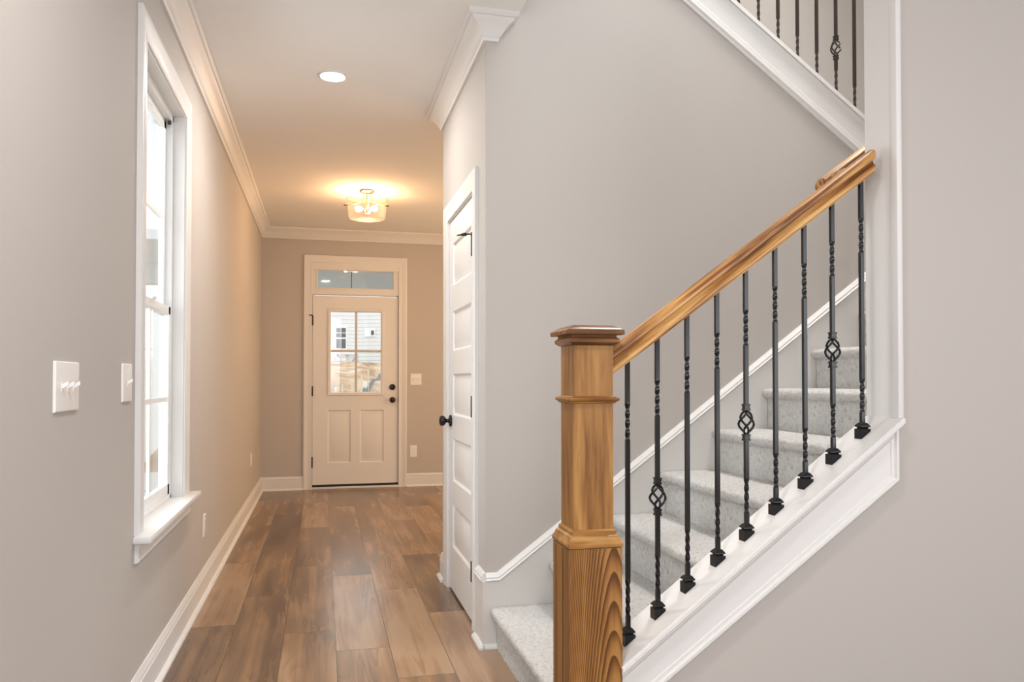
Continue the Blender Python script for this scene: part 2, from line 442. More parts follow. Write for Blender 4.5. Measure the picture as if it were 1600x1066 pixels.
poly = [(XO, 0), (4.2, 0), (4.2, up_top(4.2) - .02), (XO, up_top(XO) - .02)]
struct('wall_stair', MB().prism(poly, on_stair, 0, -.11).box(B + .001, XO, S, S + .11, 0, CEIL), WALL, 'greige wall beside the carpeted stairs, sloped top under upper railing', 'wall')
poly = [(.80, 0), (4.3, 0), (4.3, 5.2), (XE + .012, 5.2), (XE + .012, cap_z(XE) - .03), (.80, cap_z(.80) - .03)]
struct('wall_front', MB().prism(poly, on_front, -.01, -(YB - YF - .008)), WALL, 'greige right wall with the sloped knee wall below the railing', 'wall')
struct('wall_side', MB().box(4.2, 4.3, -4.1, 4.6, 0, 5.2), WALL, 'right side wall out of the frame', 'wall')
struct('wall_back', MB().box(XL - .1, 4.3, -4.2, -4.1, 0, CEIL + .1), WALL, 'wall behind the camera', 'wall')
struct('wall_upper', MB().box(XO, 4.2, S + 1.12, S + 1.2, 1.6, 5.2), WALL, 'upper stair wall seen behind the dark brown balusters', 'wall')
struct('wall_upper_end', MB().box(XO - .1, XO, YB - .05, S + 1.2, CEIL + .02, 5.2), WALL, 'upper floor wall at the stairwell edge', 'wall')
# ceilings: hall strip + room strip + foyer
mb = MB()
mb.box(XL - .1, XO, YB, BE - .05, CEIL, CEIL + .25); mb.box(XL - .1, 4.3, -4.2, YB, CEIL, CEIL + .25); mb.box(XL - .1, 3.1, BE - .05, D + .1, CEIL, CEIL + .25)
struct('ceiling', mb, CEILM, 'flat hall ceiling with a recessed light and a glass fixture', 'ceiling')
struct('ceiling_upper', MB().box(XO - .1, 4.3, YB - .1, S + 1.2, 5.2, 5.3), CEILM, 'ceiling high above the stairwell', 'ceiling')
struct('floor_landing', MB().box(X1 + 9 * RUN, 4.2, YB, S + 1.12, Z1 + 9 * RISE - .2, Z1 + 9 * RISE - .001), CARPET, 'carpeted stair landing hidden behind right wall', 'landing')

# crown
CR = [(0, -.108), (.013, -.108), (.017, -.100), (.017, -.094), (.024, -.088), (.030, -.078), (.040, -.060), (.054, -.044), (.068, -.034), (.074, -.024), (.082, -.022), (.090, -.014), (.090, 0), (0, 0)]
cr = [(-o, CEIL + z) for o, z in CR]
crl = [(o, CEIL + z) for o, z in CR]
struct('trim_1', MB().sweep([(XL, -4.1), (XL, D), (3.0, D)], cr, flat), TRIM, 'white crown molding along the left wall and far wall', 'crown molding', 28)
struct('trim_2', MB().sweep([(1.6, BE), (B, BE), (B, S), (.728, S), (.728, S + .03)], [(-o, z) for o, z in crl], flat), TRIM, 'white crown molding on the closet wall, cut off above the stairs', 'crown molding', 28)

# baseboards
BASE = [(0, 0), (.014, 0), (.014, .104), (.010, .108), (.010, .112), (.014, .116), (.013, .124), (.008, .132), (.006, .141), (0, .141)]
SHOE = [(.0135, 0), (.032, 0), (.031, .008), (.027, .014), (.021, .018), (.0135, .019)]
def base(name, path, label, sign=-1):
    mb = MB().sweep(path, [(sign * o, z) for o, z in BASE], flat).sweep(path, [(sign * o, z) for o, z in SHOE], flat)
    struct(name, mb, TRIM, label, 'baseboard', 25)
base('baseboard_left', [(XL, -4.1), (XL, D), (-.196, D)], 'white baseboard along left wall to the entry door')
base('baseboard_far', [(.884, D), (3.0, D)], 'white baseboard right of the entry door')
base('baseboard_right', [(1.6, BE), (B, BE), (B, 4.41)], 'white baseboard at far end of closet wall')

# casing profiles (o = across the width away from the opening, p = out)
def casing(path, w, fn, sgn=1, t=.018):
    pr = [(0, 0), (0, t * .62), (.004, t * .75), (.012, t * .75), (.018, t * .6), (w * .55, t * .72), (w * .72, t), (w - .006, t * 1.08), (w, t * .9), (w, 0)]
    return MB().sweep(path, [(sgn * o, p) for o, p in pr], fn)

# ------------------------------------------------------------ window_1 in the left wall
w1 = thing('window_1', 'tall white double-hung window in the left wall', 'window', (XL, 3.39, WZ0), kind='structure')
yi0, yi1, zi0, zi1 = 2.985, 3.805, .622, 2.358
casing([(yi0 - .008, zi0), (yi0 - .008, zi1 + .006), (yi1 + .008, zi1 + .006), (yi1 + .008, zi0)], .092, on_left, 1).build('casing', TRIM, w1)
mb = MB()   # jamb extension lining the opening
for a, b, c, d in ((WY0, yi0, zi0 - .02, WZ1), (yi1, WY1, zi0 - .02, WZ1), (yi0, yi1, zi1, WZ1)): mb.box(XL - .099, XL + .004, a, b, c, d)
mb.build('jamb', TRIM, w1)
mb = MB().box(XL - .099, XL + .004, WY0, WY1, WZ0 - .002, zi0)
mb.box(XL + .0, XL + .058, 2.862, 4.005, .598, zi0, .005)
mb.build('window_sill', TRIM, w1)
MB().sweep([(2.895, .598), (3.955, .598)], [(0, .0), (0, .016), (-.012, .020), (-.018, .014), (-.055, .014), (-.062, .018), (-.070, .012), (-.072, 0)], on_left).build('apron', TRIM, w1)
SXX = XL - .058
mb = MB()   # vinyl frame
for a, b, c, d in ((yi0, yi0 + .022, zi0, zi1), (yi1 - .022, yi1, zi0, zi1), (yi0, yi1, zi1 - .03, zi1), (yi0, yi1, zi0, zi0 + .018)): mb.box(SXX - .036, SXX + .014, a, b, c, d, .002)
mb.build('window_frame', VINYL, w1)
zm = 1.465
def sash(name, x, z0, z1, rail_b, rail_t):
    mb = MB(); y0, y1 = yi0 + .022, yi1 - .022
    for a, b, c, d in ((y0, y0 + .042, z0, z1), (y1 - .042, y1, z0, z1), (y0, y1, z0, z0 + rail_b), (y0, y1, z1 - rail_t, z1)): mb.box(x - .011, x + .011, a, b, c, d, .003)
    s = mb.build(name, VINYL, w1)
    zc = (z0 + rail_b + z1 - rail_t) / 2; yc = (y0 + y1) / 2
    MB().box(x - .006, x + .006, y0, y1, zc - .010, zc + .010).box(x - .0055, x + .0055, yc - .010, yc + .010, z0 + .01, z1 - .01).build('muntin', VINYL, s)
    MB().box(x - .002, x + .002, y0 + .03, y1 - .03, z0 + .02, z1 - .02).build('pane', GLASS_CLEAR, s)
sash('lower_sash', SXX - .001, zi0 + .018, zm + .02, .05, .038)
sash('upper_sash', SXX - .0245, zm - .018, zi1 - .03, .038, .04)
MB().box(SXX - .002, SXX + .013, yi1 - .062, yi1 - .05, zi1 - .052, zi1 - .036).build('sash_stop', SLOT, w1)
MB().box(SXX + .012, SXX + .022, 3.36, 3.42, zm + .018, zm + .03, .003).build('sash_lock', VINYL, w1)

# ------------------------------------------------------------ raised panel faces
def panel_door(mb, u0, u1, v0, v1, panels, fn, t, face, holes=()):
    """slab from out=face-t to out=face with raised panels on its face"""
    rects = [tuple(p) for p in panels] + [tuple(h) for h in holes]
    us = sorted({u0, u1, *[r[0] for r in rects], *[r[1] for r in rects]}); vs = sorted({v0, v1, *[r[2] for r in rects], *[r[3] for r in rects]})
    for i in range(len(us) - 1):
        for j in range(len(vs) - 1):
            a, b, c, d = us[i], us[i + 1], vs[j], vs[j + 1]; uc, vc = (a + b) / 2, (c + d) / 2
            if any(r[0] < uc < r[1] and r[2] < vc < r[3] for r in rects): continue
            mb.face([fn(a, c, face), fn(b, c, face), fn(b, d, face), fn(a, d, face)])
    for (a, b, c, d) in panels:
        prev = None
        for ins, dp in ((0, 0), (.004, -.003), (.012, -.010), (.019, -.010), (.046, -.0015)):
            ring = [fn(a + ins, c + ins, face + dp), fn(b - ins, c + ins, face + dp), fn(b - ins, d - ins, face + dp), fn(a + ins, d - ins, face + dp)]
            if prev:
                for q in range(4): mb.face([prev[q], prev[(q + 1) % 4], ring[(q + 1) % 4], ring[q]])
            prev = ring
        mb.face(prev)
    for (a, b, c, d) in holes:
        for p, q in (((a, c), (b, c)), ((b, c), (b, d)), ((b, d), (a, d)), ((a, d), (a, c))):
            mb.face([fn(*p, face), fn(*q, face), fn(*q, face - t), fn(*p, face - t)])
    bk = face - t
    us2 = sorted({u0, u1, *[r[0] for r in holes], *[r[1] for r in holes]}); vs2 = sorted({v0, v1, *[r[2] for r in holes], *[r[3] for r in holes]})
    for i in range(len(us2) - 1):
        for j in range(len(vs2) - 1):
            a, b, c, d = us2[i], us2[i + 1], vs2[j], vs2[j + 1]; uc, vc = (a + b) / 2, (c + d) / 2
            if any(r[0] < uc < r[1] and r[2] < vc < r[3] for r in holes): continue
            mb.face([fn(a, c, bk), fn(b, c, bk), fn(b, d, bk), fn(a, d, bk)])
    for lst, wall in ((us, 'v'), (vs, 'u')):
        pass
    for a, b in zip(us, us[1:]):
        for v in (v0, v1): mb.face([fn(a, v, face), fn(b, v, face), fn(b, v, bk), fn(a, v, bk)])
    for c, d in zip(vs, vs[1:]):
        for u in (u0, u1): mb.face([fn(u, c, face), fn(u, d, face), fn(u, d, bk), fn(u, c, bk)])
    return mb

# ------------------------------------------------------------ door_1: the entry door and its casing
d1 = thing('door_1', 'white half-glass entry door at the end of the hall', 'door', (.343, D, 0), kind='structure')
FX0, FX1, FZ0, FZ1 = -.104, .792, .045, 2.046
DF = -.006
lite = (.060, .630, .998, 1.902)
panel_door(MB(), FX0, FX1, FZ0, FZ1, [(.052, .292, .272, .832), (.388, .640, .272, .832)], on_far, .044, DF, holes=[lite]).build('door_slab', DOORM, d1)
lf = MB().sweep([(lite[0] - .012, lite[2] - .012), (lite[1] + .012, lite[2] - .012), (lite[1] + .012, lite[3] + .012), (lite[0] - .012, lite[3] + .012)],
    [(0, DF - .001), (0, DF + .006), (.006, DF + .011), (.020, DF + .011), (.034, DF + .004), (.036, DF - .02), (.012, DF - .02)], on_far, closed=True)
lf = lf.build('glass_frame', DOORM, d1)
MB().box(.334, .358, D + .018, D + .030, 1.0, 1.9).box(.06, .63, D + .0185, D + .0295, 1.450, 1.474).build('muntin', GRILLE, lf)
MB().box(.06, .63, D + .022, D + .026, .998, 1.902).build('pane', GLASS, d1)
MB().box(FX0, FX1, D + .004, D + .05, .022, .046).build('door_sweep', RUBBER, d1)
MB().box(DX0, DX1, D - .012, D + .14, 0, .022, .003).build('threshold', TRIM, d1)
mb = MB()  # jambs
for a, b in ((DX0, FX0 - .004), (FX1 + .004, DX1)): mb.box(a, b, D - .002, D + .14, 0.022, 2.06)
mb.box(FX0 - .004, FX0 + .012, D + .05, D + .075, .022, 2.06); mb.box(FX1 - .012, FX1 + .004, D + .05, D + .075, .022, 2.06)
mb.build('jamb', TRIM, d1)
casing([(-.108, 0), (-.108, 2.384), (.796, 2.384), (.796, 0)], .089, on_far, 1, .02).build('casing', TRIM, d1)
def hinge(z0, z1, extra=False):
    h = MB().box(FX0 - .010, FX0 + .006, D - .008, D + .006, z0, z1)
    h.lathe([(.006, z0 - .004), (.007, z0), (.007, z1), (.006, z1 + .004)], (FX0 - .004, D - .010, 0), 'Z', 12)
    o = h.build('hinge', BRONZE, d1)
    if extra: MB().tube([(FX0 - .004, D - .012, z1 + .004), (FX0 - .035, D - .03, z1 + .004)], .006).build('door_stop', BRONZE, o)
hinge(1.731, 1.832, True); hinge(.984, 1.084); hinge(.231, .339)
k = MB().lathe([(.032, 0), (.032, -.006), (.026, -.011), (.012, -.014), (.011, -.035), (.022, -.040), (.029, -.052), (.028, -.062), (.018, -.070), (.0, -.072)], (.733, D - DF, .938), 'Y', 28).build('door_knob', BRONZE, d1)
MB().lathe([(.033, 0), (.033, -.008), (.028, -.016), (.012, -.018), (0, -.018)], (.732, D - DF, 1.076), 'Y', 28).box(.728, .736, D - .028, D - .012, 1.066, 1.086, .002).build('deadbolt', BRONZE, d1)
MB().box(FX1 - .001, FX1 + .022, D - .0045, D + .012, .905, .965, .002).build('strike_plate', BRONZE, d1)
# transom above it
w2 = thing('window_2', 'narrow transom window above the entry door', 'window', (.343, D, 2.06), kind='structure')
tx0, tx1, tz0, tz1 = -.056, .738, 2.133, 2.320
mb = MB()
for a, b, c, d in ((DX0, tx0, 2.06, DZ1), (tx1, DX1, 2.06, DZ1), (tx0, tx1, 2.06, tz0), (tx0, tx1, tz1, DZ1)): mb.box(a, b, D - .004, D + .09, c, d)
mb.box(-.108, .796, D - .014, D - .002, 2.322, 2.39)
f2 = mb.build('window_frame', TRIM, w2)
MB().sweep([(tx0, tz0), (tx1, tz0), (tx1, tz1), (tx0, tz1)], [(-.014, .004), (-.014, .009), (-.006, .009), (.002, -.01), (0, -.02), (-.014, -.02)], on_far, closed=True).build('glass_bead', TRIM, f2)
MB().box(tx0 - .005, tx1 + .005, D + .02, D + .025, tz0 - .005, tz1 + .005).build('pane', GLASS, w2)

# ------------------------------------------------------------ door_2: closet door
d2 = thing('door_2', 'white five-panel closet door on the right of the hall', 'door', (B, 3.93, 0), kind='structure')
GY0, GY1, GZ0, GZ1 = 3.567, 4.298, .014, 2.030
pans = [(3.662, 4.196, a, b) for a, b in ((.246, .478), (.604, .838), (.963, 1.188), (1.312, 1.528), (1.668, 1.898))]
panel_door(MB(), GY0, GY1, GZ0, GZ1, pans, on_right, .035, -.002).build('door_slab', DOORM, d2)
mb = MB()
for a, b in ((CY0, GY0 - .003), (GY1 + .003, CY1)): mb.box(B - .002, B + WT, a, b, 0, CZ1)
mb.box(B - .002, B + WT, CY0, CY1, GZ1 + .003, CZ1); mb.box(B + .037, B + .06, GY1 - .01, GY1 + .003, 0, GZ1); mb.box(B + .037, B + .06, GY0 - .003, GY0 + .01, 0, GZ1); mb.box(B + .037, B + .06, GY0, GY1, GZ1 - .01, GZ1 + .003)
mb.build('jamb', TRIM, d2)
casing([(GY0 - .010, 0), (GY0 - .010, GZ1 + .010), (GY1 + .010, GZ1 + .010), (GY1 + .010, 0)], .089, on_right, 1, .019).build('casing', TRIM, d2)
def hinge2(z0, z1, extra=False):
    h = MB().box(B - .006, B + .0, GY0 - .004, GY0 + .024, z0, z1)
    h.lathe([(.0055, z0 - .004), (.0072, z0), (.0072, z1), (.0055, z1 + .004)], (B - .010, GY0 + .002, 0), 'Z', 12)
    o = h.build('hinge', IRON, d2)
    if extra:
        q = MB().box(B - .018, B - .002, GY0 - .006, GY0 + .012, z1, z1 + .014, .002)
        q.tube([(B - .010, GY0 + .004, z1 + .008), (B - .040, GY0 + .03, z1 + .008)], .004)
        q.tube([(B - .036, GY0 + .026, z1 + .008), (B - .052, GY0 + .04, z1 + .008)], [.0085, .007])
        q.tube([(B - .052, GY0 + .04, z1 + .008), (B - .075, GY0 + .05, z1 + .005)], [.004, .003])
        q.build('door_stop', IRON, o)
hinge2(1.738, 1.832, True); hinge2(.983, 1.076); hinge2(.219, .308)
kb = MB().lathe([(.032, 0), (.032, -.005), (.028, -.010), (.013, -.013), (.010, -.022), (.011, -.030)], (B, 4.245, .930), 'X', 28)
kb = kb.build('knob_rose', IRON, d2)
MB().lathe([(.011, -.028), (.020, -.032), (.027, -.040), (.029, -.048), (.027, -.057), (.018, -.064), (.0, -.066)], (B, 4.245, .930), 'X', 28).build('door_knob', IRON, kb)

# ------------------------------------------------------------ stair skirt on the wall, wrapped round the corner onto the closet wall
def skirt_z(x): return .320 + .734 * max(0, x - .748)
xs_end = 4.15
mb = MB()
mb.prism([(B - .016, 0), (xs_end, 0), (xs_end, skirt_z(xs_end) - .035), (.748, .285), (B - .016, .285)], on_stair, 0, .016)
mb.prism([(S - .001, 0), (3.458, 0), (3.458, .285), (S - .001, .285)], on_right, 0, .016)
struct('baseboard_stair', mb, plain('shaded_skirt_paint', (.66, .645, .63), .4), 'flat white skirt board beside carpeted stairs, wrapping the closet corner', 'baseboard')  # white trim paint darkened, shade beside the stairs put into the colour
capp = [(0, 0), (0, .018), (.008, .026), (.013, .021), (.020, .021), (.026, .016), (.033, .010), (.036, 0)]
mb = MB().sweep([(B, .284), (.748, .284), (xs_end, skirt_z(xs_end) - .036)], capp, on_stair)
mb.sweep([(S - .0, .284), (3.458, .284)], capp, on_right)
mb.sweep([(B - .016, S - .016), (.735, S - .016)], [(-o + .0135, z) for o, z in SHOE], flat)
mb.sweep([(B - .016, 3.458), (B - .016, S - .016), (B - .010, S - .016)], [(-o + .0135, z) for o, z in SHOE], flat)
struct('trim_3', mb, TRIM, 'white molded cap on stair skirt rising beside the steps', 'trim', 25)

# ------------------------------------------------------------ carpeted stairs
st = thing('staircase', 'cream carpeted straight staircase rising to the right behind the railing', 'staircase', (X1, (YB + S) / 2, 0))
def step_mesh():
    """one carpet wrapped step, nose at x=0, tread at z=0, across y from YB to S"""
    y0, y1 = YB + .002, S - .018
    path = []
    xr = .026
    def seg(a, b, k):
        for i in range(k): path.append((a[0] + (b[0] - a[0]) * i / k, a[1] + (b[1] - a[1]) * i / k))
    seg((xr, -RISE), (xr, -.052), 22)
    for i in range(11):
        a = PI + (PI / 2 + .0) * 0
    nose = [(xr, -.052), (.018, -.047), (.008, -.042), (.002, -.034), (.0, -.024), (.002, -.013), (.009, -.005), (.020, -.001), (.032, 0)]
    for a, b in zip(nose, nose[1:]): seg(a, b, 2)
    seg((.032, 0), (RUN + xr, 0), 44); path.append((RUN + xr, 0))
    ny = 150
    bm = bmesh.new(); rows = []
    for i, (x, z) in enumerate(path):
        a = path[max(0, i - 1)]; b = path[min(len(path) - 1, i + 1)]
        t = Vector((b[0] - a[0], b[1] - a[1])).normalized(); nx, nz = -t.y, t.x
        row = []
        for j in range(ny + 1):
            y = y0 + (y1 - y0) * j / ny
            nv = noise.noise(Vector((x * 95, y * 95, z * 95)) + Vector((3, 7, 1))) * .0030 + noise.noise(Vector((x * 260, y * 260, z * 260))) * .0022
            nv += noise.noise(Vector((x * 14, y * 14, z * 14))) * .002
            row.append(bm.verts.new((x + nx * nv, y, z + nz * nv)))
        rows.append(row)
    for r, q in zip(rows, rows[1:]):
        for j in range(ny): bm.faces.new((r[j], r[j + 1], q[j + 1], q[j]))
    # side closures
    for j in (0, ny):
        base_v = bm.verts.new((RUN + xr, y0 if j == 0 else y1, -RISE))
        bm.faces.new([r[j] for r in rows] + [base_v])
    bmesh.ops.recalc_face_normals(bm, faces=bm.faces[:])
    me = bpy.data.meshes.new('carpet_step'); bm.to_mesh(me); bm.free()
    me.polygons.foreach_set('use_smooth', [True] * len(me.polygons)); me.materials.append(CARPET)
    return me
sm = step_mesh()
for k in range(10):
    o = bpy.data.objects.new('step', sm); COL.objects.link(o); o.parent = st
    o.location = (k * RUN, -(YB + S) / 2, Z1 + k * RISE)

# ------------------------------------------------------------ knee wall cap, apron, wall end
mb = MB()
def capfn(x, y, w): return (x, y, cap_z(x) + w)
pr = [(YF - .030, -.024), (YF - .034, -.012), (YF - .030, 0), (YB + .016, 0), (YB + .02, -.012), (YB + .016, -.024)]
A = [.868, XE + .002]
for a, b in zip(A, A[1:]):
    ra = [mb.bm.verts.new(capfn(a, y, w)) for y, w in pr]; rb = [mb.bm.verts.new(capfn(b, y, w)) for y, w in pr]
    n_ = len(pr)
    for i in range(n_): mb.bm.faces.new((ra[i], ra[(i + 1) % n_], rb[(i + 1) % n_], rb[i]))
    mb.bm.faces.new(ra); mb.bm.faces.new(rb[::-1])
bmesh.ops.bevel(mb.bm, geom=[e for e in mb.bm.edges if abs(e.verts[0].co.x - e.verts[1].co.x) > .3], offset=.003, segments=2, affect='EDGES')
struct('trim_4', mb, TRIM, 'white sloped cap on the knee wall that carries the balusters', 'trim')
mb = MB()
xa0 = .868
mb.prism([(xa0, cap_z(xa0) - .024), (XE - .004, cap_z(XE) - .024), (XE - .004, .822), (xa0, .130)], on_front, -.012, .006)
bead = [(0, .0), (0, .010), (.006, .016), (.014, .016), (.019, .009), (.030, .009), (.034, .004), (.034, 0)]
mb.sweep([(xa0, .130), (XE - .004, .822), (XE - .004, cap_z(XE) - .026)], bead, on_front)
mb.sweep([(xa0, cap_z(xa0) - .040), (XE - .03, cap_z(XE - .03) - .040)], [(.013, 0), (.013, .022), (.004, .020), (-.004, .012), (-.010, .006), (-.010, 0)], on_front)
struct('trim_5', mb, TRIM, 'white apron board with bead molding under the sloped cap', 'trim', 25)
mb = MB().box(XE, XE + .02, YF + .024, YB + .012, cap_z(XE) + .0, 5.19)
mb.box(XE - .005, XE + .018, YF - .010, YF + .026, cap_z(XE) - .002, 5.19, .006)
struct('trim_6', mb, TRIM, 'white board capping the end of the right wall', 'trim')

# stringer of the upper flight
mb = MB()
x0u, x1u = XO + .01, 4.1
mb.prism([(x0u, up_top(x0u) - .02), (x1u, up_top(x1u) - .02), (x1u, up_top(x1u) - .175), (x0u, up_top(x0u) - .175)], on_stair, 0, .012)
mb.sweep([(x1u, up_top(x1u) - .204), (x0u, up_top(x0u) - .204)], [(0, 0), (0, .010), (-.010, .014), (-.016, .022), (-.024, .022), (-.030, .016), (-.044, .016), (-.05, .012), (-.05, 0)], on_stair)
mb.sweep([(x1u, up_top(x1u) - .024), (x0u, up_top(x0u) - .024)], [(-.0, 0), (-.0, .022), (.008, .016), (.014, .012), (.016, 0)], on_stair)
struct('trim_7', mb, TRIM, 'white sloped stringer trim below the upper railing', 'trim', 25)
mb = MB().prism([(x0u, up_top(x0u)), (x1u, up_top(x1u)), (x1u, up_top(x1u) - .022), (x0u, up_top(x0u) - .022)], on_stair, .030, -.13)
struct('trim_8', mb, TRIM, 'white sloped cap under the upper balusters', 'trim')

# ------------------------------------------------------------ railing on the knee wall
NX, NY = .788, 2.267
rl = thing('stair_railing', 'stained pine newel and handrail with black iron balusters on knee wall', 'stair railing', (NX, NY, 0))
b_ = .0825; c_ = .0625
mb = MB().square_rings([(b_, 0), (b_, .655), (b_ - .004, .655), (b_ - .004, .662)], NX, NY)
nb = mb.build('newel_base', PINE_BASE, rl)
mb = MB()
for dy in (-.035, .035): mb.box(NX - b_ - .0012, NX - b_ + .002, NY + dy - .0012 + .018, NY + dy + .0012 + .018, 0.001, .65)
mb.build('groove', plain('dark_groove', (.08, .035, .012), .7), nb)
nc = MB().square_rings([(c_, .66), (c_, 1.262)], NX, NY).build('newel_post', PINE, rl)
MB().square_rings([(b_ + .0015, .658), (b_ + .003, .662), (b_ + .003, .668), (b_ - .002, .674), (c_ + .013, .690), (c_ + .007, .694), (c_ + .007, .703), (c_ + .003, .708), (c_ - .001, .709)], NX, NY).build('base_molding', PINE_FLAT, nc)
MB().square_rings([(c_ - .001, 1.084), (c_ + .006, 1.086), (c_ + .008, 1.090), (c_ + .014, 1.093), (c_ + .0155, 1.097), (c_ + .014, 1.101), (c_ + .006, 1.104), (c_ + .003, 1.107), (c_ - .001, 1.107)], NX, NY).build('ring_molding', PINE_FLAT, nc)
MB().square_rings([(c_ - .001, 1.258), (c_ + .007, 1.262), (c_ + .010, 1.264), (c_ + .0155, 1.268), (c_ + .0165, 1.274), (c_ + .014, 1.280), (c_ + .009, 1.283), (c_ + .007, 1.290), (c_ + .007, 1.292)], NX, NY).build('cap_molding', PINE_CAP, nc)
MB().square_rings([(c_ + .020, 1.290), (.0885, 1.2915), (.0895, 1.293), (.0895, 1.303), (.088, 1.3055), (.062, 1.319), (.058, 1.3195)], NX, NY).build('newel_cap', PINE_CAP, nc)

RY = 2.278
def rail_prof():
    half = [(.014, 0), (.021, .001), (.0225, .006), (.0275, .009), (.029, .013), (.029, .022), (.027, .027), (.020, .031), (.0165, .037), (.0155, .043), (.018, .047), (.0285, .0485), (.0315, .054), (.0315, .064), (.028, .073), (.018, .081), (.0, .0845)]
    return half + [(-y, z) for y, z in half[::-1][1:]]
def rail_z(x): return 1.168 + .728 * (x - .866)
def rail(x0, x1, y, n=24, end=None):
    mb = MB(); P = rail_prof(); rings = []
    for i in range(n + 1):
        x = x0 + (x1 - x0) * i / n
        rings.append([mb.bm.verts.new((x, y + py, rail_z(x) + pz)) for py, pz in P])
    k = len(P)
    for a, b in zip(rings, rings[1:]):
        for j in range(k): mb.bm.faces.new((a[j], a[(j + 1) % k], b[(j + 1) % k], b[j]))
    mb.bm.faces.new(rings[0][::-1]); mb.bm.faces.new(rings[-1])
    return mb
rail(NX + c_ - .002, 1.812, RY).build('handrail', PINE_RAIL, rl)
def shoe(x, y, zc, par, sl=.736):
    h = .018; mb = MB()
    v = []
    for z in ('b', 't'):
        for sx, sy in ((-1, -1), (1, -1), (1, 1), (-1, 1)):
            xx = x + sx * h; v.append(mb.bm.verts.new((xx, y + sy * h, zc + sl * sx * h if z == 'b' else zc + .021)))
    for f in ((3, 2, 1, 0), (4, 5, 6, 7), (0, 1, 5, 4), (1, 2, 6, 5), (2, 3, 7, 6), (3, 0, 4, 7)): mb.bm.faces.new([v[i] for i in f])
    mb.square_rings([(.0140, zc + .0205), (.0118, zc + .0235), (.0128, zc + .0255), (.0165, zc + .0275), (.0178, zc + .0295), (.0174, zc + .0315), (.0112, zc + .0395), (.0083, zc + .0420)], x, y)
    return mb.build('baluster_shoe', IRON, par, smooth=25)
def basket(x, y, z, par, mat):
    mb = MB()
    H = .080
    for q in range(4):
        pts = []
        for i in range(25):
            t = i / 24; a = q * PI / 2 + PI * .95 * t; r = .0035 + .0215 * math.sin(PI * t) ** 1.05
            pts.append((x + r * math.cos(a), y + r * math.sin(a), z - H / 2 + H * t))
        mb.tube(pts, .0039, 6)
    mb.build('basket', mat, par, smooth=60)
    for zz in (z - H / 2 - .009, z + H / 2 + .009):
        MB().square_rings([(.0088, zz - .011), (.0108, zz - .010), (.0108, zz - .006), (.009, zz - .005), (.009, zz + .005), (.0108, zz + .006), (.0108, zz + .010), (.0088, zz + .011)], x, y).build('collar', mat, par, smooth=25)
def baluster(x, y, z0, z1, kind, par, mat, top_tw=(.13, .25), bot_tw=(.075, .19), sh=True, bz=.37):
    hf = .0064
    tz = (z1 - top_tw[1], z1 - top_tw[0]); bzn = (z0 + bot_tw[0], z0 + bot_tw[1])
    if kind == 'basket':
        zc = z0 + bz
        mb = MB().twist_bar(x, y, z0 + .005, zc - .040, hf, [(*bzn, 2 * PI)]).twist_bar(x, y, zc + .040, z1, hf, [(*tz, 2 * PI)])
    else:
        mb = MB().twist_bar(x, y, z0 + .005, z1, hf, [(*bzn, 2 * PI), (*tz, 2 * PI)])
    o = mb.build('baluster', mat, par, smooth=25)
    if sh: shoe(x, y, z0, o)
    if kind == 'basket': basket(x, y, zc, o, mat)
    return o
xsb = [.9265, 1.0270, 1.1295, 1.2350, 1.3385, 1.4460, 1.5555, 1.6620, 1.7755]
for i, x in enumerate(xsb):
    baluster(x, RY, cap_z(x), rail_z(x) + .004, 'basket' if i in (1, 4, 7) else 'twist', rl, IRON)

# wall-mounted upper handrail that starts beside the end of the railing
wr = thing('wall_handrail', 'short pine handrail end turning behind the white wall end', 'handrail', (1.9, 2.41, rail_z(1.9)))
rail(1.715, 3.0, 2.412).build('handrail', PINE_RAIL, wr)
mb = MB()
mb.box(1.735, 1.800, RY + .0315, 2.383, rail_z(1.735) + .050, rail_z(1.735) + .083, .004)
mb.build('rail_return', PINE_LIGHT, wr, label='pale pine block joining the two rails')
mb = MB().tube([(2.35, YB - .0 , rail_z(2.35) - .06), (2.35, 2.412, rail_z(2.35) - .06), (2.35, 2.412, rail_z(2.35) + .0)], .007).build('bracket', IRON, wr)

# upper railing
ur = thing('upper_stair_railing', 'dark brown balusters of the upper flight along sloped white cap', 'stair railing', (2.2, S + .055, up_top(2.2)))
for i, x in enumerate([1.946 - .108, 1.946, 2.0535, 2.1600, 2.2670, 2.3750, 2.4840, 2.5905, 2.698]):
    z0 = up_top(x) - .004
    baluster(x, S + .055, z0 - .02, z0 + .93, 'basket' if i == 6 else 'twist', ur, BROWN_METAL, bot_tw=(.075, .21), sh=False, bz=.315)
mb = MB()
P = rail_prof(); rings = []
for x in (1.80, 2.74): rings.append([mb.bm.verts.new((x, S + .055 + py, up_top(x) + .92 + pz)) for py, pz in P])
k = len(P)
for j in range(k): mb.bm.faces.new((rings[0][j], rings[0][(j + 1) % k], rings[1][(j + 1) % k], rings[1][j]))
mb.bm.faces.new(rings[0][::-1]); mb.bm.faces.new(rings[1])
mb.build('handrail', PINE_RAIL, ur)

